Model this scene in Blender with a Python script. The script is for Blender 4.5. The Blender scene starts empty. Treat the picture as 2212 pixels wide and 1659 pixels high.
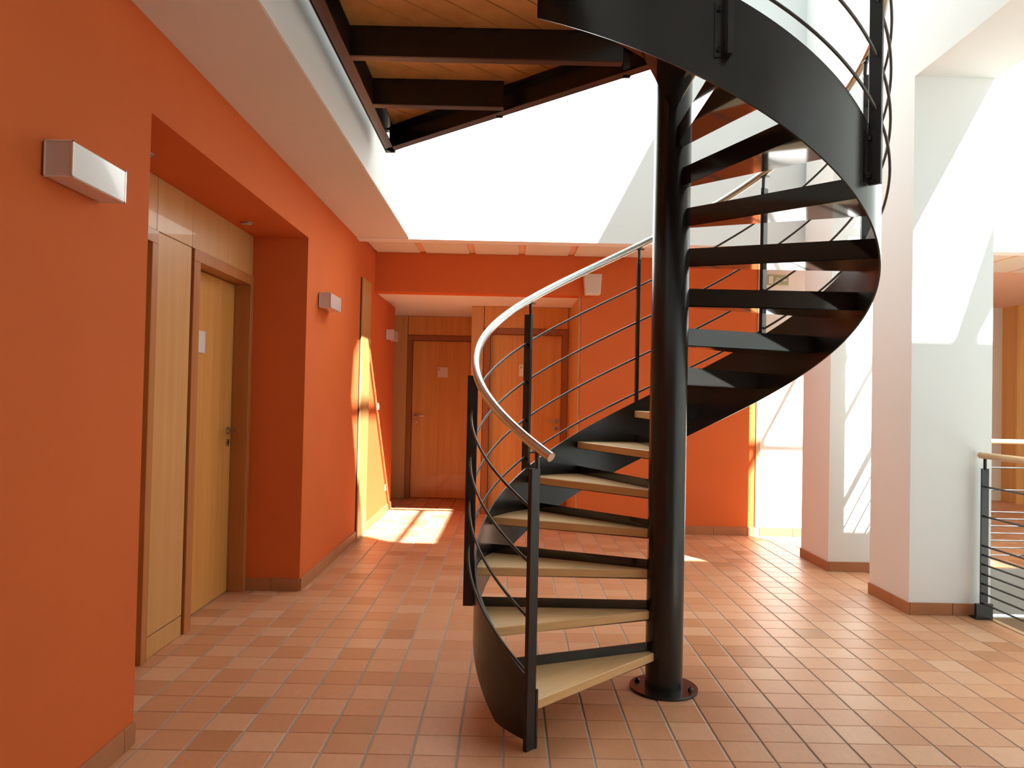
import bpy, bmesh, math
from mathutils import Vector, Matrix
from math import sin, cos, radians as rad, pi

sc = bpy.context.scene
col = sc.collection

# ------------------------------------------------------------------ camera
F_PX, PITCH, ROLL, YAW, EYE = 1654.0, .0188, .0213, .0019, 1.40
fw = Vector((sin(YAW)*cos(PITCH), cos(YAW)*cos(PITCH), sin(PITCH)))
rt = Vector((cos(YAW), -sin(YAW), 0))
up = rt.cross(fw)
ca = rt*cos(ROLL) + up*sin(ROLL)
cb = up*cos(ROLL) - rt*sin(ROLL)
cam_d = bpy.data.cameras.new('camera')
cam_d.sensor_width = 36.0
cam_d.lens = F_PX/2212*36.0
cam_d.clip_start = .05
cam = bpy.data.objects.new('camera', cam_d)
cam.matrix_world = Matrix(((ca.x, cb.x, -fw.x, 0), (ca.y, cb.y, -fw.y, 0), (ca.z, cb.z, -fw.z, EYE), (0, 0, 0, 1)))
col.objects.link(cam)
sc.camera = cam

# ------------------------------------------------------------------ sky, sun, exposure
SUN_DIR = Vector((-1.0, 1.68, -1.95))          # direction the sunlight travels
world = bpy.data.worlds.new('sky')
sc.world = world
world.use_nodes = True
bg = world.node_tree.nodes['Background']
bg.inputs[0].default_value = (.66, .90, 1.0, 1)
bg.inputs[1].default_value = 5.0
sun_d = bpy.data.lights.new('sun', 'SUN')
sun_d.energy = 80.0
sun_d.angle = rad(.53)
sun_d.color = (.95, 1.0, .97)
sun = bpy.data.objects.new('sun', sun_d)
sun.rotation_euler = SUN_DIR.to_track_quat('-Z', 'Y').to_euler()
sun.location = (4, 0, 9)
col.objects.link(sun)
sc.view_settings.view_transform = 'Standard'
sc.view_settings.look = 'None'
sc.view_settings.gamma = 1.0
sc.view_settings.use_curve_mapping = False
sc.view_settings.exposure = -1.28
sc.cycles.max_bounces = 12
sc.cycles.diffuse_bounces = 8
sc.cycles.glossy_bounces = 4
sc.cycles.sample_clamp_indirect = 8.0
sc.cycles.caustics_reflective = False
sc.cycles.caustics_refractive = False

# ------------------------------------------------------------------ materials
def lin(r, g, b):
    f = lambda c: c/12.92 if c <= .04045 else ((c+.055)/1.055)**2.4
    return (f(r/255), f(g/255), f(b/255), 1)

def mat(name, c, rough=.5, metal=0.0, spec=.5, coat=0.0):
    m = bpy.data.materials.new(name); m.use_nodes = True
    b = m.node_tree.nodes['Principled BSDF']
    b.inputs['Base Color'].default_value = c if len(c) == 4 else (*c, 1)
    b.inputs['Roughness'].default_value = rough
    b.inputs['Metallic'].default_value = metal
    b.inputs['Specular IOR Level'].default_value = spec
    b.inputs['Coat Weight'].default_value = coat
    return m

def N(m, t, **kw):
    n = m.node_tree.nodes.new(t)
    for k, v in kw.items():
        if k in n.inputs: n.inputs[k].default_value = v
        else: setattr(n, k, v)
    return n

def L(m, a, b): m.node_tree.links.new(a, b)

def plaster(name, c, var=.06, rough=.85, bump=.06):
    m = mat(name, c, rough, spec=.12)
    b = m.node_tree.nodes['Principled BSDF']
    tc = N(m, 'ShaderNodeNewGeometry')
    n1 = N(m, 'ShaderNodeTexNoise', Scale=2.2, Detail=3.0)
    L(m, tc.outputs['Position'], n1.inputs['Vector'])
    r = N(m, 'ShaderNodeMapRange'); r.inputs['To Min'].default_value = 1-var; r.inputs['To Max'].default_value = 1+var
    L(m, n1.outputs['Fac'], r.inputs['Value'])
    mx = N(m, 'ShaderNodeMix', data_type='RGBA', blend_type='MULTIPLY'); mx.inputs['Factor'].default_value = 1
    mx.inputs['A'].default_value = (*c[:3], 1)
    L(m, r.outputs['Result'], mx.inputs['B'])
    L(m, mx.outputs['Result'], b.inputs['Base Color'])
    n2 = N(m, 'ShaderNodeTexNoise', Scale=160.0, Detail=2.0)
    L(m, tc.outputs['Position'], n2.inputs['Vector'])
    bp = N(m, 'ShaderNodeBump', Strength=bump, Distance=.004)
    L(m, n2.outputs['Fac'], bp.inputs['Height'])
    L(m, bp.outputs['Normal'], b.inputs['Normal'])
    return m

def wood(name, c1, c2, scale, rough=.42, coord='Position', coat=.15):
    """streaky veneer; scale is per axis, small along the grain"""
    m = mat(name, c1, rough, coat=coat)
    b = m.node_tree.nodes['Principled BSDF']
    if coord == 'Position':
        v = N(m, 'ShaderNodeNewGeometry').outputs['Position']
    else:
        v = N(m, 'ShaderNodeTexCoord').outputs['Object']
    mp = N(m, 'ShaderNodeMapping'); mp.inputs['Scale'].default_value = scale
    L(m, v, mp.inputs['Vector'])
    n1 = N(m, 'ShaderNodeTexNoise', Scale=1.0, Detail=4.0, Roughness=.6)
    n2 = N(m, 'ShaderNodeTexNoise', Scale=5.5, Detail=3.0, Roughness=.6)
    L(m, mp.outputs['Vector'], n1.inputs['Vector']); L(m, mp.outputs['Vector'], n2.inputs['Vector'])
    ad = N(m, 'ShaderNodeMix', data_type='FLOAT'); ad.inputs['Factor'].default_value = .35
    L(m, n1.outputs['Fac'], ad.inputs['A']); L(m, n2.outputs['Fac'], ad.inputs['B'])
    cr = N(m, 'ShaderNodeValToRGB')
    cr.color_ramp.elements[0].position = .33; cr.color_ramp.elements[0].color = (*c2[:3], 1)
    cr.color_ramp.elements[1].position = .66; cr.color_ramp.elements[1].color = (*c1[:3], 1)
    L(m, ad.outputs['Result'], cr.inputs['Fac'])
    L(m, cr.outputs['Color'], b.inputs['Base Color'])
    return m

TILE, TX0, TY0 = .17823, 1.2484, 3.197

def tile_material(name):
    m = mat(name, (.5, .25, .14), .36, spec=.32)
    b = m.node_tree.nodes['Principled BSDF']
    g = N(m, 'ShaderNodeNewGeometry')
    sp = N(m, 'ShaderNodeSeparateXYZ'); L(m, g.outputs['Position'], sp.inputs[0])
    cells = []
    for ax_, o in (('X', TX0), ('Y', TY0)):
        s1 = N(m, 'ShaderNodeMath', operation='SUBTRACT'); s1.inputs[1].default_value = o; L(m, sp.outputs[ax_], s1.inputs[0])
        s2 = N(m, 'ShaderNodeMath', operation='DIVIDE'); s2.inputs[1].default_value = TILE; L(m, s1.outputs[0], s2.inputs[0])
        s3 = N(m, 'ShaderNodeMath', operation='FLOOR'); L(m, s2.outputs[0], s3.inputs[0])
        cells.append(s3)
    cb_ = N(m, 'ShaderNodeCombineXYZ'); L(m, cells[0].outputs[0], cb_.inputs[0]); L(m, cells[1].outputs[0], cb_.inputs[1])
    wn = N(m, 'ShaderNodeTexWhiteNoise', noise_dimensions='2D'); L(m, cb_.outputs[0], wn.inputs['Vector'])
    cr = N(m, 'ShaderNodeValToRGB')
    e = cr.color_ramp.elements
    e[0].position = 0; e[0].color = (.46, .205, .095, 1)
    e[1].position = 1; e[1].color = (.65, .36, .215, 1)
    for p_, c_ in ((.12, (.54, .245, .12, 1)), (.5, (.585, .28, .145, 1)), (.85, (.62, .32, .175, 1))):
        x = e.new(p_); x.color = c_
    L(m, wn.outputs['Value'], cr.inputs['Fac'])
    mp = N(m, 'ShaderNodeMapping'); mp.inputs['Scale'].default_value = (14, 5, 5); L(m, g.outputs['Position'], mp.inputs['Vector'])
    n1 = N(m, 'ShaderNodeTexNoise', Scale=3.0, Detail=5.0, Roughness=.65); L(m, mp.outputs['Vector'], n1.inputs['Vector'])
    r = N(m, 'ShaderNodeMapRange'); r.inputs['To Min'].default_value = .82; r.inputs['To Max'].default_value = 1.16
    L(m, n1.outputs['Fac'], r.inputs['Value'])
    mx = N(m, 'ShaderNodeMix', data_type='RGBA', blend_type='MULTIPLY'); mx.inputs['Factor'].default_value = 1
    L(m, cr.outputs['Color'], mx.inputs['A']); L(m, r.outputs['Result'], mx.inputs['B'])
    L(m, mx.outputs['Result'], b.inputs['Base Color'])
    r2 = N(m, 'ShaderNodeMapRange'); r2.inputs['To Min'].default_value = .28; r2.inputs['To Max'].default_value = .50
    L(m, n1.outputs['Fac'], r2.inputs['Value']); L(m, r2.outputs['Result'], b.inputs['Roughness'])
    bp = N(m, 'ShaderNodeBump', Strength=.12, Distance=.002)
    L(m, n1.outputs['Fac'], bp.inputs['Height']); L(m, bp.outputs['Normal'], b.inputs['Normal'])
    return m

M = {}
M['orange'] = plaster('orange_paint', (.65, .148, .042), var=.05)
M['white'] = plaster('white_plaster', (.83, .83, .81), var=.02)
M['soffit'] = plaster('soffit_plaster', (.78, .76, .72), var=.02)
M['strip'] = plaster('ceiling_strip_bounce', (.78, .50, .36), var=.03)  # peach tint carries the warm floor bounce these strips catch
M['panel'] = plaster('ceiling_panel_board', (.72, .68, .58), var=.03)
M['beige'] = plaster('beige_plaster', (.66, .58, .47), var=.03)
M['grout'] = plaster('grout', (.40, .36, .32), var=.15)
M['tile'] = tile_material('terracotta_tile')
M['skirting'] = plaster('terracotta_skirting', (.42, .18, .085), var=.22, rough=.45)
M['lower_floor'] = plaster('pale_bounce_floor', (.55, .51, .46), var=.05)  # pale so that the stairwell floor bounces light
M['brown_floor'] = plaster('brown_landing_floor', (.20, .12, .07), var=.1)
M['nosing'] = wood('floor_edge_wood', (.62, .40, .22), (.52, .31, .15), (18, 2, 18))
M['door_wood'] = wood('beech_door_veneer', (.71, .36, .10), (.57, .255, .06), (16, 16, .5))
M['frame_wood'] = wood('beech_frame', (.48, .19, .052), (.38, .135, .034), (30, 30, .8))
M['frame_shaded'] = wood('shaded_beech_frame', (.33, .115, .032), (.26, .085, .02), (30, 30, .8))  # darker copy of the frame wood: recess shade put into the colour
M['panel_wood'] = wood('beech_panel_veneer', (.62, .34, .125), (.54, .27, .09), (13, 13, .4))
M['tread_wood'] = wood('oak_tread', (.78, .49, .23), (.65, .38, .165), (2.2, 26, 26), coord='Object', rough=.4)
M['tread_under'] = M['tread_wood']
M['deck_wood'] = wood('larch_deck', (.74, .38, .13), (.58, .26, .08), (3, 3, 30), rough=.5)
M['rail_wood'] = wood('beech_handrail', (.70, .46, .24), (.60, .37, .17), (30, 1.5, 30))
M['steel'] = mat('dark_stair_paint', (.014, .012, .011), .27, spec=.5)
M['steel_gloss'] = mat('glossy_tray_paint', (.014, .012, .011), .07, spec=.7)
M['steel_rail'] = mat('dark_rail_paint', (.035, .034, .034), .3, spec=.6)
M['bolt'] = mat('bolt_metal', (.03, .03, .03), .35, .6)
M['alu'] = mat('brushed_aluminium', (.74, .74, .73), .24, 1.0)
M['chrome'] = mat('satin_chrome', (.55, .54, .52), .25, 1.0)
M['gap'] = mat('dark_gap', (.012, .008, .006), .8)
M['lamp_shell'] = mat('frosted_lamp_shell', (.64, .60, .59), .18, .0, coat=.4)
M['lamp_edge'] = mat('lamp_edge', (.86, .84, .80), .12, .2, coat=.6)
M['lamp_back'] = mat('lamp_backplate', (.35, .33, .32), .4, .6)
M['plastic'] = mat('white_plastic', (.78, .74, .68), .4)
M['paper'] = mat('door_sign_sheet', (.74, .70, .68), .3)
M['print'] = mat('door_sign_print', (.07, .10, .05), .5)
M['green'] = mat('exit_sign_green', (.33, .40, .22), .4)
M['cream'] = mat('exit_sign_cream', (.70, .66, .45), .4)
M['spot_rim'] = mat('downlight_rim', (.30, .24, .18), .4, .5)
M['spot_glass'] = mat('downlight_glass', (.55, .5, .42), .15)
M['roof'] = plaster('roof_plaster', (.80, .80, .78), var=.02)
M['bar'] = mat('skylight_bar_paint', (.55, .56, .57), .4)

# ------------------------------------------------------------------ mesh helpers
class MB:
    def __init__(s): s.v = []; s.f = []; s.sm = []
    def add(s, vs, fs, smooth=False):
        o = len(s.v); s.v += [tuple(p) for p in vs]
        for f in fs: s.f.append(tuple(i+o for i in f)); s.sm.append(smooth)
        return s
    def box(s, x0, x1, y0, y1, z0, z1):
        return s.add([(x0, y0, z0), (x1, y0, z0), (x1, y1, z0), (x0, y1, z0), (x0, y0, z1), (x1, y0, z1), (x1, y1, z1), (x0, y1, z1)],
                     [(3, 2, 1, 0), (4, 5, 6, 7), (0, 1, 5, 4), (1, 2, 6, 5), (2, 3, 7, 6), (3, 0, 4, 7)])
    def prism(s, poly, z0, z1):
        a = sum(poly[i][0]*poly[(i+1) % len(poly)][1]-poly[(i+1) % len(poly)][0]*poly[i][1] for i in range(len(poly)))
        if a < 0: poly = poly[::-1]
        n = len(poly)
        return s.add([(x, y, z0) for x, y in poly]+[(x, y, z1) for x, y in poly],
                     [tuple(range(n-1, -1, -1)), tuple(range(n, 2*n))]+[(i, (i+1) % n, (i+1) % n+n, i+n) for i in range(n)])
    def slab(s, p, q, w, z0, z1, off=0):
        """upright bar from p to q in plan, w wide, shifted sideways by off"""
        d = (Vector(q[:2])-Vector(p[:2])).normalized(); n = Vector((-d.y, d.x))
        P, Q = Vector(p[:2])+n*off, Vector(q[:2])+n*off
        return s.prism([P+n*w/2, P-n*w/2, Q-n*w/2, Q+n*w/2], z0, z1)
    def tube(s, path, r, k=10, cap=True):
        path = [Vector(p) for p in path]; n = len(path); vs = []; fs = []
        for i, p in enumerate(path):
            t = (path[min(i+1, n-1)]-path[max(i-1, 0)]).normalized()
            u = Vector((0, 0, 1)) if abs(t.z) < .95 else Vector((1, 0, 0))
            a = t.cross(u).normalized(); b = a.cross(t)
            for j in range(k):
                g = 2*pi*j/k; vs.append(p+a*cos(g)*r+b*sin(g)*r)
        for i in range(n-1):
            for j in range(k):
                fs.append((i*k+j, i*k+(j+1) % k, (i+1)*k+(j+1) % k, (i+1)*k+j))
        s.add(vs, [f[::-1] for f in fs], True)
        if cap:
            s.add(vs[:k], [tuple(range(k))]); s.add(vs[-k:], [tuple(range(k-1, -1, -1))])
        return s
    def lathe(s, x, y, prof, k=40):
        vs = []; fs = []
        for r, z in prof:
            for j in range(k): g = 2*pi*j/k; vs.append((x+r*cos(g), y+r*sin(g), z))
        for i in range(len(prof)-1):
            for j in range(k): fs.append((i*k+j, i*k+(j+1) % k, (i+1)*k+(j+1) % k, (i+1)*k+j))
        s.add(vs, fs, True)
        s.add(vs[:k], [tuple(range(k-1, -1, -1))]); s.add(vs[-k:], [tuple(range(k))])
        return s
    def mesh(s, name, m, origin=(0, 0, 0), bevel=0):
        o = Vector(origin)
        me = bpy.data.meshes.new(name)
        me.from_pydata([tuple(Vector(p)-o) for p in s.v], [], s.f)
        me.polygons.foreach_set('use_smooth', s.sm)
        me.materials.append(M[m] if isinstance(m, str) else m)
        if bevel:
            bm = bmesh.new(); bm.from_mesh(me)
            bmesh.ops.bevel(bm, geom=[e for e in bm.edges], offset=bevel, segments=1, affect='EDGES', clamp_overlap=True)
            bm.to_mesh(me); bm.free()
        me.update()
        return me

WORLD = {}
def link(name, data, parent=None, origin=(0, 0, 0)):
    o = bpy.data.objects.new(name, data); col.objects.link(o)
    WORLD[o] = Vector(origin)
    o.location = Vector(origin)-(WORLD[parent] if parent else Vector())
    if parent: o.parent = parent
    return o
def part(name, mb, m, parent=None, bevel=0, label=None, origin=None, kind=None):
    org = origin if origin is not None else (WORLD[parent] if parent else (0, 0, 0))
    o = link(name, mb.mesh(name, m, org, bevel), parent, org)
    if label: o['label'] = label
    if kind: o['kind'] = kind
    return o
def thing(name, label, cat, loc, group=None):
    o = link(name, None, None, loc); o.empty_display_size = .1
    return tag(o, label, cat, group)
def tag(o, label, cat, group=None):
    o['label'] = label; o['category'] = cat
    if group: o['group'] = group
    return o
def struct(name, mb=None, m=None, label=None, bevel=0):
    o = part(name, mb, m, bevel=bevel) if mb else link(name, None)
    o['kind'] = 'structure'
    if label: o['label'] = label
    return o
def B(*a): return MB().box(*a)

# ------------------------------------------------------------------ setting: the shell of the building
XL, ZC, ZS, ZR = -1.47, 2.88, 3.26, 6.5          # left wall, soffit, upper floor, roof
BK, FW_ = 7.14, 8.15                             # bulkhead plane, far wall plane
EDGE = 3.24                                      # floor edge at the stair void
VOID = 6.72

floor = struct('floor', B(-2.3, EDGE, -3.2, 13, -.45, -.004).box(EDGE, 9.6, VOID+.02, 13, -.40, -.004), 'grout', 'terracotta tiled floor of the hall')
lower = struct('floor_lower', B(EDGE, 9.6, -3.2, VOID+.02, -.62, -.42), 'lower_floor', 'lower landing in the stairwell, made pale to bounce light')  # paleness put in to throw light up onto the pillar fronts
part('brown_step', B(EDGE+.02, 4.6, 3.0, VOID-.05, -.42, -.412), 'brown_floor', lower)  # brown step in the stairwell, laid over the pale floor

wl = MB()
wl.box(-2.2, XL, -3.2, 3.07, 0, ZC).box(-2.2, XL, 5.47, 9.6, 0, ZC+.05).box(-2.2, XL, 3.07, 5.47, 2.52, ZC)
wl.box(-2.3, -2.1, 3.0, 5.55, 0, ZC)
wall_left = struct('wall_left', wl, 'orange', 'burnt orange wall with a deep door recess')
struct('wall_left_end', B(-2.4, -2.2, 9.4, 11, 0, ZC), 'orange', 'orange return wall in the far niche')
struct('ceiling_left', B(-2.3, -.985, -3.2, BK, ZC, ZS), 'soffit', 'plain soffit strip along the orange wall')
struct('wall_left_parapet', B(-1.10, -.985, -3.2, BK, ZS, 4.25), 'white', 'white parapet of the upper floor edge')
struct('trim_6', B(-.985, -.979, -3.2, BK, ZC+.002, ZS), 'white', 'white fascia plate added to lighten the upper floor edge')  # thin added plate; its whiter colour stands for side light on the edge
struct('ceiling_rear', B(-.985, 3.27, -3.2, .6, ZC, ZS), 'soffit', 'soffit at the near end of the hall')
struct('wall_left_upper', B(-2.4, -2.2, -3.2, BK, ZS, ZR), 'white', 'white upper storey wall on the left')
struct('wall_rear', B(-2.4, 3.6, -3.4, -3.2, -.6, ZR).box(9.2, 9.6, -3.4, -3.2, -.6, ZR).box(3.6, 9.2, -3.4, -3.2, -.6, .2).box(3.6, 9.2, -3.4, -3.2, 6.1, ZR), 'white', 'white wall at the near end of the hall')
w3 = struct('window_3', None, None, 'unseen tall window added to light the pillars')  # put in out of view so sky light reaches the pillar fronts
for x in (3.63, 4.75, 5.85, 6.95, 8.05, 9.17): part('mullion', B(x-.03, x+.03, -3.36, -3.26, .2, 6.1), 'steel', w3)
for z in (.23, 2.2, 4.2, 6.07): part('transom', B(3.66, 9.14, -3.35, -3.27, z-.03, z+.03), 'steel', w3)
struct('wall_right_outer', B(9.6, 9.8, -3.4, 13, -.6, ZR), 'white', 'white outer wall beyond the stairwell')
struct('wall_far_upper', B(-2.4, 9.6, BK, BK+.16, ZC-.01, ZR), 'white', 'bright white upper wall above the corridor')
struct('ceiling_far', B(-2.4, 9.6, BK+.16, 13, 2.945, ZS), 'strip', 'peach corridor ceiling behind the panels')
struct('wall_end', B(-2.4, 9.6, 12.9, 13.1, -.1, ZS), 'white', 'end wall of the corridor')
struct('wall_right', B(2.72, 3.27, -3.2, BK, 3.66, ZR).box(2.72, 3.27, -3.2, .9, 0, 3.66), 'white', 'white upper wall carried by the pillars, plus an added light-blocking stretch')  # solid near stretch added out of view, keeps window light off left wall
struct('wall_far', B(.74, 2.62, FW_, FW_+.2, 0, 2.945).box(XL, .74, FW_, FW_+.2, 2.51, 2.945), 'orange', 'orange far wall with a wide lintel over the door niche')
struct('wall_far_white', B(2.62, 3.36, FW_, FW_+.2, 0, 2.945), 'white', 'sunlit white end of the far wall')
struct('wall_corridor_side', B(3.2, 3.36, FW_+.2, 12.9, 0, 2.945), 'white', 'white side wall of the far corridor')
struct('ceiling_niche', B(-2.2, .74, FW_+.2, 10.75, 2.51, 2.6), 'soffit', 'white soffit of the far door niche')
struct('wall_room_end', B(3.3, 9.6, 11.7, 11.85, 0, 2.945), 'beige', 'beige end wall of the room beyond the stairwell')
struct('trim_1', B(2.62, 2.665, FW_-.012, FW_, 0, 2.945), 'nosing', 'pale wooden strip between orange and white wall')
struct('trim_2', B(3.212, EDGE+.012, .6, VOID, -.05, .003), 'nosing', 'pale edging of the floor at the stair void', bevel=.002)

# roof with two skylights
HM, HR = (-.93, 2.72, 1.6, 6.75), (3.27, 7.9, 1.05, 6.95)
rf = MB()
rf.box(-2.4, 9.8, -3.4, HR[2], ZR, ZR+.18).box(-2.4, 9.8, HR[3], 13, ZR, ZR+.18)
rf.box(-2.4, HM[0], HR[2], HR[3], ZR, ZR+.18).box(HM[1], HR[0], HR[2], HR[3], ZR, ZR+.18).box(HR[1], 9.8, HR[2], HR[3], ZR, ZR+.18)
rf.box(HM[0], HM[1], HR[2], HM[2], ZR, ZR+.18).box(HM[0], HM[1], HM[3], HR[3], ZR, ZR+.18)
rf.prism([(-.93, 1.6), (2.35, 1.6), (1.82, 2.07), (1.25, 2.5), (.96, 3.08), (.84, 3.64), (.70, 3.85), (-.93, 3.85)], ZR, ZR+.18)  # unseen infill shaped to trim the sun patch on the left wall
struct('ceiling_roof', rf, 'roof', 'white roof slab with two skylight openings, one edge shaped to cut the sun')
w1 = struct('window_1', None, None, 'glazing bars of the skylight over the hall')
for x in (1.26, 2.31): part('glazing_bar', B(x-.022, x+.022, HM[2], 3.82, ZR+.02, ZR+.1), 'bar', w1)
for y in (3.82,): part('glazing_bar', B(HM[0], HM[1], y-.025, y+.025, ZR+.03, ZR+.09), 'bar', w1)
w2 = struct('window_2', None, None, 'glazing bars of the skylight over the stairwell')
for x in (4.4, 5.54, 6.7): part('glazing_bar', B(x-.025, x+.025, HR[2], HR[3], ZR+.02, ZR+.1), 'bar', w2)
for y in (3.3, 5.1): part('glazing_bar', B(HR[0], HR[1], y-.03, y+.03, ZR+.03, ZR+.09), 'bar', w2)
part('rafter', MB().slab((5.53, 1.0), (5.22, 2.4), .17, ZR+.03, ZR+.09), 'bar', w2)

# ------------------------------------------------------------------ floor tiles
def tile_mesh():
    b = MB(); h = TILE/2; gx, gy = .0048, .0018; c = .003
    x, y = h-gx, h-gy
    lo = [(-x, -y, -.004), (x, -y, -.004), (x, y, -.004), (-x, y, -.004)]
    mid = [(a, d, -.001) for a, d, _ in lo]
    top = [(a-c*(1 if a > 0 else -1), d-c*(1 if d > 0 else -1), .0) for a, d, _ in lo]
    fs = [(8, 9, 10, 11)]
    for i in range(4):
        j = (i+1) % 4; fs += [(i, j, j+4, i+4), (i+4, j+4, j+8, i+8)]
    return b.add(lo+mid+top, fs)
tm = tile_mesh().mesh('tile', 'tile')
def floor_here(x, y):
    h = TILE/2
    if y > 12.8 or y < 1.0: return False
    if VOID+h < y and 3.0 < x < 9.4: return not (3.15 < x < 3.4 and y > FW_)
    if x+h > EDGE-.025 and y < VOID: return False
    for (a, b_, c_, d_) in ((2.72, 3.27, 5.19, 5.76), (2.71, 3.19, 6.48, 7.08)):
        if a+h < x < b_-h and c_+h < y < d_-h: return False
    if x < XL-h: return 3.05 < y < 5.5 and x > -2.05 or y > 9.6 and x > -2.2
    if y > FW_+h: return x < .8 and (y < 9.3 or x < -.4 and y < 10.6)
    return x < EDGE
cells = []
for i in range(-21, 48):
    for j in range(-12, 55):
        x, y = TX0+(i+.5)*TILE, TY0+(j+.5)*TILE
        if floor_here(x, y):
            v = Vector((x, y, -EYE)); d = v.dot(fw)
            if d < .5: continue
            px, py = 1106+F_PX*v.dot(ca)/d, 829.5-F_PX*v.dot(cb)/d
            seen = -20 < px < 2232 and py < 1670 and not (px < 280 and py < 1595)
            cells.append((not seen, d, x, y))
cells.sort()
rest = MB(); proto = tile_mesh()
for n, (hid, d, x, y) in enumerate(cells):
    if n < 300 and not hid:
        o = bpy.data.objects.new('tile', tm); col.objects.link(o); o.parent = floor; o.location = (x, y, 0)
    else:
        rest.add([(a+x, b_+y, c_) for a, b_, c_ in proto.v], proto.f)
part('tile_field', rest, 'tile', floor, kind='stuff')

def skirting(parent, p, q, side, h=.088, t=.012, length=.356, gap=.003):
    """row of skirting tiles on a wall face from p to q; side = direction out of the wall"""
    p, q = Vector(p), Vector(q); d = (q-p); n = d.length; d.normalize(); s = Vector(side)
    a = 0
    while a < n-.01:
        b_ = min(a+length, n)
        P, Q = p+d*(a+gap/2), p+d*(b_-gap/2)
        part('skirting_tile', MB().prism([tuple(P), tuple(Q), tuple(Q+s*t), tuple(P+s*t)], .0005, h), 'skirting', parent, bevel=.0015)
        a = b_
bl = struct('baseboard_left', None, None, 'terracotta skirting tiles along the orange wall')
skirting(bl, (XL, 1.2), (XL, 3.07), (1, 0)); skirting(bl, (XL, 5.47), (XL, 7.40), (1, 0)); skirting(bl, (XL, 7.87), (XL, 9.6), (1, 0))
skirting(bl, (-1.47, 5.47), (-1.86, 5.47), (0, -1), length=.2)
skirting(bl, (-1.47+.012, 9.6), (-1.7, 9.6), (0, 1))
bf = struct('baseboard_far', None, None, 'terracotta skirting tiles along the far wall')
skirting(bf, (.76, FW_), (2.62, FW_), (0, -1)); skirting(bf, (2.67, FW_), (3.36, FW_), (0, -1))

# ------------------------------------------------------------------ pillars on the right
pillar_a = tag(part('pillar', B(2.72, 3.27, 5.19, 5.76, 0, 3.66), 'white', origin=(2.99, 5.47, 0)), 'nearer white square pillar beside the black railing post', 'pillar', 'white pillars on the right')
skirting(pillar_a, (2.72, 5.76), (2.72, 5.178), (-1, 0), h=.082); skirting(pillar_a, (2.72, 5.19), (3.27, 5.19), (0, -1), h=.082, length=.29)
pillar_b = tag(part('pillar', B(2.71, 3.19, 6.48, 7.08, 0, 3.66), 'white', origin=(2.95, 6.78, 0)), 'farther white square pillar half behind the nearer one', 'pillar', 'white pillars on the right')
skirting(pillar_b, (2.71, 7.08), (2.71, 6.468), (-1, 0), h=.082); skirting(pillar_b, (2.71, 6.48), (3.19, 6.48), (0, -1), h=.082)

# ------------------------------------------------------------------ corridor ceiling panels
PW = .455
x = XL+.02; n = 0
cp = struct('ceiling_panels', None, None, 'row of ceiling panels between peach strips')
while x < 2.6:
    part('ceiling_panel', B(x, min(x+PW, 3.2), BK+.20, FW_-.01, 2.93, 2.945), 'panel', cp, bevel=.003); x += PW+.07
x = 3.5
while x < 9.2:
    part('ceiling_panel', B(x, x+PW, BK+.20, FW_+.4, 2.93, 2.945), 'panel', cp, bevel=.003); x += PW+.07

# ------------------------------------------------------------------ wood lining and doors
def lever(parent, p, out, along, rose=.026):
    """handle on a door leaf: rosette + lever, key rosette below; out = unit out of leaf, along = lever direction"""
    p, o, a = Vector(p), Vector(out), Vector(along)
    h = part('handle', MB().tube([p, p+o*.012], rose, 20).tube([p+o*.01, p+o*.055], .010, 12), 'chrome', parent)
    part('lever', MB().tube([p+o*.05-a*.008, p+o*.055+a*.02, p+o*.052+a*.12], .0095, 12), 'chrome', h)
    k = p-Vector((0, 0, .085))
    part('key_rosette', MB().tube([k, k+o*.010], rose, 20), 'chrome', parent)
    part('keyhole', MB().tube([k+o*.008, k+o*.0115], .008, 10), 'gap', parent)

# recess in the left wall: lining plane X = -1.86, leaves set back to X = -1.97
lining = struct('wall_recess', B(-2.1, -1.885, 3.07, 3.12, 0, 2.52), 'gap', 'beech lining of the door recess')
def lin_panel(y0, y1, z0, z1): part('panel', B(-2.06, -1.862, y0+.002, y1-.002, z0+.002, z1-.002), 'panel_wood', lining, bevel=.0015)
lin_panel(3.07, 3.985, 2.235, 2.52); lin_panel(3.985, 4.43, 2.235, 2.52); lin_panel(4.43, 5.47, 2.235, 2.52)
lin_panel(3.985, 4.425, .115, 2.235); lin_panel(3.985, 4.425, .0, .113)
part('shadow_gap', B(-2.06, -1.90, 3.98, 4.445, 0, 2.515), 'gap', lining)
def side_door(name, y0, y1, f0, f1, label, sign):
    """door in the recess: opening y0..y1, outer frame f0..f1"""
    d = struct(name, None, None, label)
    part('jamb', B(-1.99, -1.85, f0, y0, 0, 2.165), 'frame_wood', d, bevel=.002)
    part('jamb', B(-1.99, -1.85, y1, f1, 0, 2.165), 'frame_wood', d, bevel=.002)
    part('head', B(-1.99, -1.85, f0, f1, 2.165, 2.233), 'frame_wood', d, bevel=.002)
    lf = part('leaf', B(-2.0, -1.965, y0+.004, y1-.006, .006, 2.160), 'door_wood', d, bevel=.0015)
    lever(d, (-1.965, y1-.075, 1.135), (1, 0, 0), (0, -1, 0))
    if sign:
        s = part('sign', B(-1.965, -1.955, *sign, 1.645, 1.785), 'paper', d, bevel=.002)
        c = sign[0]
        part('sign_mark', MB().prism([(0, 0), (1, 0), (1, 1), (0, 1)], 0, 1).__class__().add(
            [(-1.9545, c+.022, 1.765), (-1.9545, c+.012, 1.738), (-1.9545, c+.024, 1.745), (-1.9545, c+.034, 1.768)], [(0, 1, 2, 3)]), 'print', s)
        for e in (0, 1):
            yy = sign[e]
            part('sign_edge', B(-1.965, -1.952, yy-.002, yy+.004, 1.645, 1.785), 'lamp_edge', s)
    return d
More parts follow.
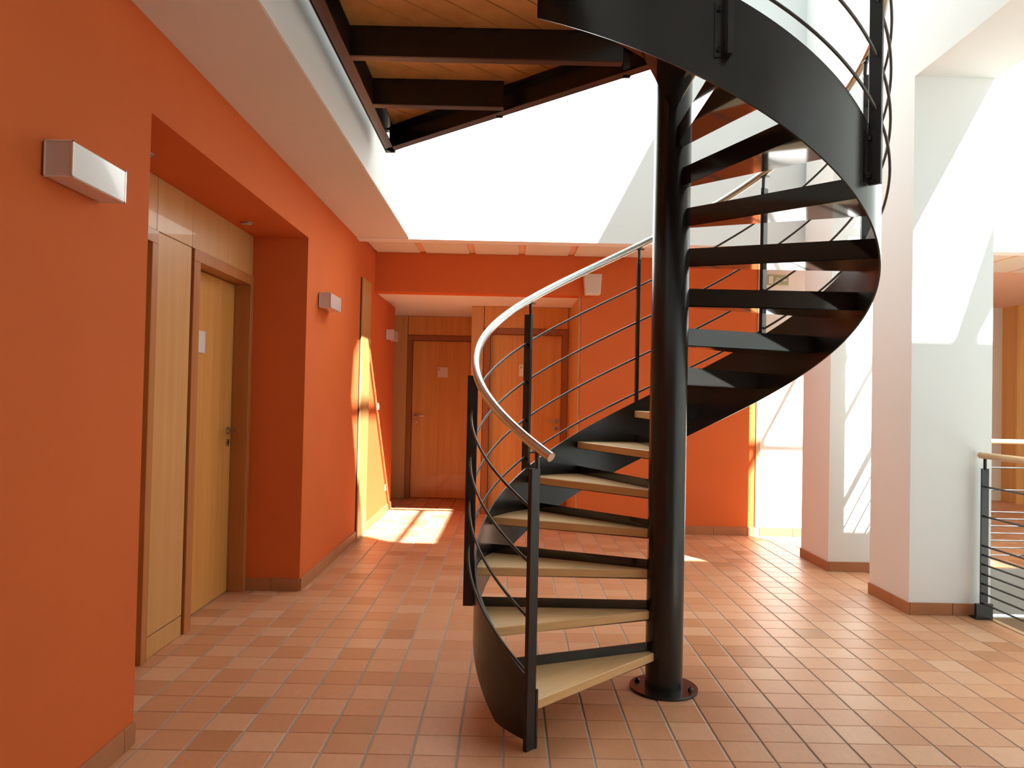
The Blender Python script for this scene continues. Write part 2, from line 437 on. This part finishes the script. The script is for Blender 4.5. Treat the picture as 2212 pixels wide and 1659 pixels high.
side_door('door_1', 3.10, 3.92, 3.07, 3.985, 'beech door nearest the camera in the recess', None)
side_door('door_2', 4.53, 5.41, 4.44, 5.47, 'beech door with a white sign in the left recess', (4.74, 4.885))

def far_door(name, Y0, f0, f1, y_leaf, x0, x1, sign_x, hx, ldir, label):
    d = struct(name, None, None, label)
    part('jamb', B(f0, x0, Y0-.01, Y0+.10, 0, 2.175), 'frame_shaded', d, bevel=.002)
    part('jamb', B(x1, f1, Y0-.01, Y0+.10, 0, 2.175), 'frame_shaded', d, bevel=.002)
    part('head', B(f0, f1, Y0-.01, Y0+.10, 2.175, 2.245), 'frame_shaded', d, bevel=.002)
    part('leaf', B(x0+.004, x1-.004, y_leaf, y_leaf+.04, .006, 2.171), 'door_wood', d, bevel=.0015)
    s = part('sign', B(sign_x, sign_x+.14, y_leaf-.008, y_leaf, 1.67, 1.812), 'paper', d, bevel=.0015)
    part('sign_mark', MB().add([(sign_x+.022, y_leaf-.0085, 1.79), (sign_x+.012, y_leaf-.0085, 1.764), (sign_x+.024, y_leaf-.0085, 1.768), (sign_x+.034, y_leaf-.0085, 1.793)], [(0, 1, 2, 3)]), 'print', s)
    lever(d, (hx, y_leaf, 1.133), (0, -1, 0), (ldir, 0, 0))
    return d
# niche lining: left bay deeper, right bay nearer
Yd, Yn = 10.55, 9.25
n1 = struct('wall_niche_left', B(-2.2, -.47, Yd+.12, Yd+.3, 0, 2.51), 'frame_wood', 'beech panelling around the deeper niche door')
for a in ((-2.2, -1.62, 0, 2.51), (-1.616, -1.43, 0, 2.51), (-1.426, -.485, 2.248, 2.51)):
    part('panel', B(a[0], a[1]-.003, Yd, Yd+.12, a[2], a[3]-.003), 'panel_wood' if a[2] == 0 else 'door_wood', n1, bevel=.0015)
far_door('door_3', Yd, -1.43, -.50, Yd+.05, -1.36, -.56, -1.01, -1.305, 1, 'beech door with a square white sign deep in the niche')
n2 = struct('wall_niche_right', B(-.485, .74, Yn+.12, Yd+.12, 0, 2.51), 'frame_wood', 'beech panelling around the nearer niche door')
for a in ((-.485, -.335, 0, 2.51), (-.331, .688, 2.248, 2.51), (.69, .74, 0, 2.51)):
    part('panel', B(a[0], a[1]-.003, Yn, Yn+.12, a[2], a[3]-.003), 'panel_wood' if a[2] == 0 else 'door_wood', n2, bevel=.0015)
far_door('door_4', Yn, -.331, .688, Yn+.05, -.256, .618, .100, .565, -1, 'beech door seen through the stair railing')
struct('trim_3', B(.715, .74, FW_+.02, Yn, 0, 2.51), 'panel_wood', 'beech reveal of the niche opening')
# beech strip on the left wall
struct('trim_4', B(XL, XL+.022, 7.415, 7.855, 0, 2.545), 'panel_wood', 'narrow beech panel on the orange wall', bevel=.002)
struct('trim_5', B(XL, XL+.008, 7.40, 7.415, 0, 2.545), 'gap', 'dark shadow joint beside the narrow beech panel')
struct('wall_room_panelling', B(7.52, 9.6, 11.35, 11.7, 0, 2.945), 'door_wood', 'beech clad wall in the room beyond the stairwell')

# ------------------------------------------------------------------ spiral staircase
AX, AY, RISE, STEP = .778, 3.765, .1915, 22.5
SL = RISE/STEP                       # rise per degree
R_STR = .935
def hp(phi, r, z): a = rad(225-phi); return Vector((AX+r*cos(a), AY+r*sin(a), z))
stair = thing('spiral_staircase', 'dark steel spiral staircase with wooden treads and grey handrail', 'staircase', (AX, AY, 0))
part('column', MB().lathe(AX, AY, [(.09, .012), (.09, 4.2), (.084, 4.206), (.03, 4.21)], 48), 'steel', stair)
bp_ = part('base_plate', MB().lathe(AX, AY, [(.165, .0005), (.165, .011), (.163, .013)], 56), 'steel', stair)
for a in (155, 65, -25):
    bx_, by_ = AX+.132*cos(rad(a)), AY+.132*sin(rad(a))
    part('bolt', MB().lathe(bx_, by_, [(.013, .013), (.013, .023), (.007, .0235), (.007, .032)], 6), 'bolt', bp_)
# stringer
st = MB(); vs = []; fs = []
n = 180; p0, p1 = 1.5, 363.5
for i in range(n+1):
    ph = p0+(p1-p0)*i/n
    zb, zt = max(SL*ph-.115, .014), SL*ph+.252
    vs += [hp(ph, R_STR, zb), hp(ph, R_STR, zt), hp(ph, R_STR-.008, zt), hp(ph, R_STR-.008, zb)]
for i in range(n):
    for k in range(4):
        fs.append((i*4+k, (i+1)*4+k, (i+1)*4+(k+1) % 4, i*4+(k+1) % 4))
fs += [(0, 1, 2, 3), (n*4+3, n*4+2, n*4+1, n*4)]
st.add(vs, fs)
so = part('stringer', st, 'steel', stair)
sm = [True]*(n*4)+[False, False]; so.data.polygons.foreach_set('use_smooth', sm)
mod = so.modifiers.new('edges', 'EDGE_SPLIT'); mod.split_angle = rad(40)
# one tread: local frame, nose along +X, tread turns clockwise (towards -Y)
def wedge(r0, r1, a0, a1, z0, z1, k=8, inset=0):
    pts = [(r0*cos(rad(a0)), r0*sin(rad(a0)))]
    for i in range(k+1):
        a = rad(a0+(a1-a0)*i/k); pts.append((r1*cos(a), r1*sin(a)))
    pts.append((r0*cos(rad(a1)), r0*sin(rad(a1))))
    return MB().prism(pts, z0, z1)
board = wedge(.088, .925, 1.0, -STEP+.35, -.040, 0).mesh('tread', 'tread_wood', bevel=.003)
tray = MB()
w = wedge(.085, .926, -.6, -STEP, -.0455, -.0405); tray.add(w.v, w.f)
a = rad(-STEP); d = Vector((cos(a), sin(a))); nn = Vector((-d.y, d.x))
P, Q = d*.085, d*.926
tray.prism([P, Q, Q+nn*.005, P+nn*.005], -.0455, .045)
tray_me = tray.mesh('tread_tray', 'steel_gloss')
for i in range(1, 17):
    o = bpy.data.objects.new('tread', board); col.objects.link(o); o.parent = stair
    o.location = (0, 0, RISE*i); o.rotation_euler = (0, 0, rad(225-STEP*(i-1)))
    t = bpy.data.objects.new('tread_tray', tray_me); col.objects.link(t); t.parent = o
    t['label'] = 'dark steel tray with upstand under the board'
# posts
def oriented(mb, ph, r0, r1, t0, t1, z0, z1):
    """box in cylindrical frame: radial r0..r1, tangential t0..t1 (towards rising phi)"""
    a = rad(225-ph); er = Vector((cos(a), sin(a))); et = Vector((sin(a), -cos(a)))
    c = Vector((AX, AY))
    mb.prism([c+er*r0+et*t0, c+er*r1+et*t0, c+er*r1+et*t1, c+er*r0+et*t1], z0, z1)
    return mb
for k in range(9):
    ph = 45*k-(.5 if k == 0 else 0)
    z = SL*ph if k else .0
    z = max(z, 0.0005)
    pt = part('post', oriented(MB(), ph, .937, .988, -.010, .010, z, SL*ph+1.125), 'steel', stair, bevel=.0015)
    part('spigot', MB().tube([hp(ph, .945, SL*ph+1.10), hp(ph, .950, SL*ph+1.2)], .0095, 12), 'steel_rail', pt)
    part('saddle', oriented(MB(), ph, .935, .965, -.03, .03, SL*ph+1.186, SL*ph+1.191), 'steel_rail', pt)
    if k:
        br = part('bracket', oriented(oriented(MB(), ph, .9352, .9405, .010, .046, z+.005, z+.215), ph, .937, .975, .010, .0145, z+.005, z+.215), 'steel', pt)
        for zz in (z+.035, z+.185):
            part('bolt', MB().tube([hp(ph, .9405, zz)+Vector(((sin(rad(225-ph)))*.03, -cos(rad(225-ph))*.03, 0)), hp(ph, .952, zz)+Vector(((sin(rad(225-ph)))*.03, -cos(rad(225-ph))*.03, 0))], .009, 6), 'bolt', br)
    else:
        part('foot_plate', oriented(MB(), ph, .926, .9375, -.012, .012, .0005, .235), 'steel', pt)
for off in (.30, .52, .74, .96):
    part('rail', MB().tube([hp(p_, .966, SL*p_+off) for p_ in [(-1+i*2.5) for i in range(146)]], .0065, 8), 'steel_rail', stair)
part('handrail', MB().tube([hp(p_, .950, SL*p_+1.212) for p_ in [(-5+i*2) for i in range(184)]], .0205, 16), 'alu', stair, label='brushed grey metal handrail tube')

# landing platform
DX, CZ = -.886, 3.07
A0, A1, A2, A3 = (.69, 3.80), (DX, 5.236), (DX, 2.05), (.10, 3.06)
land = thing('landing_platform', 'triangular landing of dark steel beams under wooden boards', 'landing', (DX, 3.7, CZ))
def beam(p, q, side, h=.15, w=.055):
    """channel: web on the line p-q, flanges towards side (+1 left of p->q)"""
    b = MB()
    b.slab(p, q, .010, CZ, CZ+h)
    b.slab(p, q, w, CZ, CZ+.010, off=side*w/2); b.slab(p, q, w, CZ+h-.010, CZ+h, off=side*w/2)
    return part('beam', b, 'steel', land)
beam(A1, A2, 1, w=.06); beam(A0, (A1[0]+.035, A1[1]-.032), 1); beam(A3, A2, -1)
beam((DX+.061, 3.742), (.52, 3.742), 1); beam((DX+.061, 4.365), (-.075, 4.365), 1); beam((DX+.061, 3.12), (.0, 3.12), 1)
def clip(poly, a, b_, c_):
    out = []
    for i in range(len(poly)):
        p, q = poly[i], poly[(i+1) % len(poly)]
        fp, fq = a*p[0]+b_*p[1]-c_, a*q[0]+b_*q[1]-c_
        if fp >= 0: out.append(p)
        if fp*fq < 0:
            t = fp/(fp-fq); out.append((p[0]+(q[0]-p[0])*t, p[1]+(q[1]-p[1])*t))
    return out
deck = [A0, A1, A2, A3]
part('gap_shade_sheet', MB().prism(deck, CZ+.187, CZ+.190), 'gap', land)  # added dark sheet: darkens the plank gaps and stops sun leaking through
k = -40
while k < 40:
    lo = k*.14+.045; hi = lo+.130
    s2 = math.sqrt(.5)
    pol = clip(clip(deck, -s2, s2, lo), s2, -s2, -hi)
    if len(pol) > 2:
        part('plank', MB().prism(pol, CZ+.151, CZ+.186), 'deck_wood', land)
    k += 1
# landing railing on the far edge
dv = (Vector(A1)-Vector(A0)); 
for f_ in (.08, .5, .97):
    c_ = Vector(A0)+dv*f_
    part('post', MB().box(c_.x-.02, c_.x+.02, c_.y-.02, c_.y+.02, CZ, CZ+1.25), 'steel', land)
for h_ in (.42, .62, .82, 1.02):
    part('rail', MB().tube([(*(Vector(A0)+dv*.05), CZ+h_), (*(Vector(A0)+dv*.98), CZ+h_)], .0065, 8), 'steel_rail', land)
part('handrail', MB().tube([(*(Vector(A0)+dv*.04), CZ+1.28), (*(Vector(A0)+dv*.99), CZ+1.28)], .0205, 12), 'alu', land)

# ------------------------------------------------------------------ railings at the stair void
RZ = (.878, .681, .485, .424, .362, .298, .234, .170, .104)
def railing(label, p, q, posts, hz=1.085, ext=.05, rail_mat='steel_rail'):
    p, q = Vector((*p, 0)), Vector((*q, 0)); d = (q-p).normalized(); nn = Vector((-d.y, d.x, 0))
    r = thing('railing', label, 'railing', tuple((p+q)/2), 'wood-topped black railings')
    for c_ in posts:
        c_ = p+d*c_
        po = part('post', MB().slab((c_-d*.006), (c_+d*.006), .05, .095, 1.0), 'steel', r, bevel=.001)
        part('spigot', MB().tube([c_+Vector((0, 0, .99)), c_+Vector((0, 0, 1.07))], .0105, 12), 'steel', po)
        bk = part('foot_bracket', MB().slab(c_-d*.012, c_+d*.012, .11, .008, .105).slab(c_-d*.075, c_+d*.012, .11, .0005, .009, off=0), 'steel', po)
        for s_ in (-.03, 0, .03):
            b0 = c_-d*.045+nn*s_
            part('bolt', MB().tube([b0+Vector((0, 0, .009)), b0+Vector((0, 0, .019))], .007, 6), 'bolt', bk)
    for z in RZ:
        part('rail', MB().tube([p+Vector((0, 0, z)), q+Vector((0, 0, z))], .0065, 8), rail_mat, r)
    part('handrail', MB().tube([p-d*ext+Vector((0, 0, hz)), q+d*ext+Vector((0, 0, hz))], .0215, 16), 'rail_wood', r, label='round pale beech handrail')
    return r
railing('black railing with beech handrail in front of the nearer pillar', (3.17, 5.10), (3.17, .7), (.0, 1.45, 2.9, 4.3))
railing('sunlit railing across the far side of the stairwell', (3.36, 6.80), (9.4, 6.80), (.1, 1.5, 3.0, 4.5, 5.9), hz=1.11)
railing('short railing between the two white pillars', (3.1, 5.84), (3.1, 6.42), (.02,), ext=.02)

# ------------------------------------------------------------------ small things
def wall_lamp(y0, y1, label):
    z0, z1, xo = 2.058, 2.172, XL+.098
    t = thing('wall_lamp', label, 'wall lamp', (XL, (y0+y1)/2, (z0+z1)/2), 'box lamps on the orange wall')
    part('backplate', B(XL, XL+.008, y0+.02, y1-.02, z0+.02, z1-.02), 'lamp_back', t)
    part('diffuser', B(XL+.008, xo, y0, y1, z0, z1), 'lamp_shell', t, bevel=.004)
    e = .0035
    for yy in (y0, y1):
        ed = MB()
        ed.box(XL+.008, xo+.001, yy-e, yy+e, z0-.001, z0+e).box(XL+.008, xo+.001, yy-e, yy+e, z1-e, z1+.001)
        ed.box(xo-e, xo+.001, yy-e, yy+e, z0, z1).box(XL+.008, XL+.012, yy-e, yy+e, z0, z1)
        part('glass_edge', ed, 'lamp_edge', t)
    return t
wall_lamp(2.366, 2.690, 'large-looking box lamp on orange wall before the door recess')
wall_lamp(5.785, 6.12, 'box lamp on orange wall between recess and beech strip')
wall_lamp(8.92, 9.24, 'small distant box lamp at the end of orange wall')

def downlight(x, y, label):
    t = thing('downlight', label, 'downlight', (x, y, 2.52), 'recess downlights')
    part('rim', MB().lathe(x, y, [(.040, 2.512), (.043, 2.5195)], 28), 'spot_rim', t)
    part('glass', MB().lathe(x, y, [(.028, 2.510), (.030, 2.5125)], 24), 'spot_glass', t)
downlight(-1.76, 5.03, 'round downlight in recess ceiling above the signed door')
downlight(-1.75, 3.60, 'round downlight in recess ceiling at the recess corner')

def plate(name, y, z, label, cat):
    t = thing(name, label, cat, (XL, y, z))
    part('cover', B(XL, XL+.010, y-.04, y+.04, z-.04, z+.04), 'plastic', t, bevel=.003)
    if name == 'light_switch': part('rocker', B(XL+.010, XL+.015, y-.026, y+.026, z-.026, z+.026), 'plastic', t, bevel=.002)
    else: part('socket_well', MB().tube([(XL+.010, y, z), (XL+.0115, y, z)], .02, 20), 'lamp_back', t)
plate('light_switch', 8.52, 1.28, 'white light switch on orange wall right of beech strip', 'switch')
plate('wall_socket', 9.165, .305, 'white socket low on orange wall near the niche', 'socket')

sp = thing('wall_speaker', 'cream tapered loudspeaker box on the orange far wall', 'speaker', (.845, FW_, 2.62))
def taper(x0, x1, x2, x3, y0, y1, z0, z1):
    return MB().add([(x0, y0, z0), (x1, y0, z0), (x1, y1, z0), (x0, y1, z0), (x2, y0, z1), (x3, y0, z1), (x3, y1, z1), (x2, y1, z1)],
                    [(3, 2, 1, 0), (4, 5, 6, 7), (0, 1, 5, 4), (1, 2, 6, 5), (2, 3, 7, 6), (3, 0, 4, 7)])
part('cabinet', taper(.768, .925, .748, .937, FW_-.12, FW_, 2.512, 2.728), 'plastic', sp, bevel=.004)
part('grille', taper(.776, .917, .757, .928, FW_-.125, FW_-.12, 2.522, 2.718), 'beige', sp, bevel=.002)

ex = thing('exit_sign', 'small green and cream exit sign high on white far wall', 'exit sign', (2.82, FW_, 2.72))
part('housing', B(2.70, 2.94, FW_-.03, FW_, 2.66, 2.78), 'cream', ex, bevel=.003)
part('panel', B(2.708, 2.932, FW_-.033, FW_-.03, 2.668, 2.772), 'green', ex)
fg = MB()
Yp = FW_-.0345
fg.box(2.722, 2.768, Yp, Yp+.001, 2.68, 2.76)
fg.tube([(2.82, Yp+.0005, 2.752), (2.821, Yp+.0005, 2.753)], .008, 10)
for q in ([(2.818, 2.742), (2.81, 2.715)], [(2.81, 2.715), (2.795, 2.70), (2.78, 2.698)], [(2.81, 2.715), (2.828, 2.70), (2.832, 2.68)], [(2.818, 2.738), (2.84, 2.73), (2.848, 2.742)], [(2.816, 2.738), (2.797, 2.735)]):
    fg.tube([(a_, Yp+.0005, b_) for a_, b_ in q], .005, 6)
fg.add([(2.868, Yp, 2.72), (2.892, Yp, 2.742), (2.892, Yp, 2.727), (2.922, Yp, 2.727), (2.922, Yp, 2.713), (2.892, Yp, 2.713), (2.892, Yp, 2.698)], [(0, 6, 5, 4, 3, 2, 1)])
part('pictogram', fg, 'paper', ex)
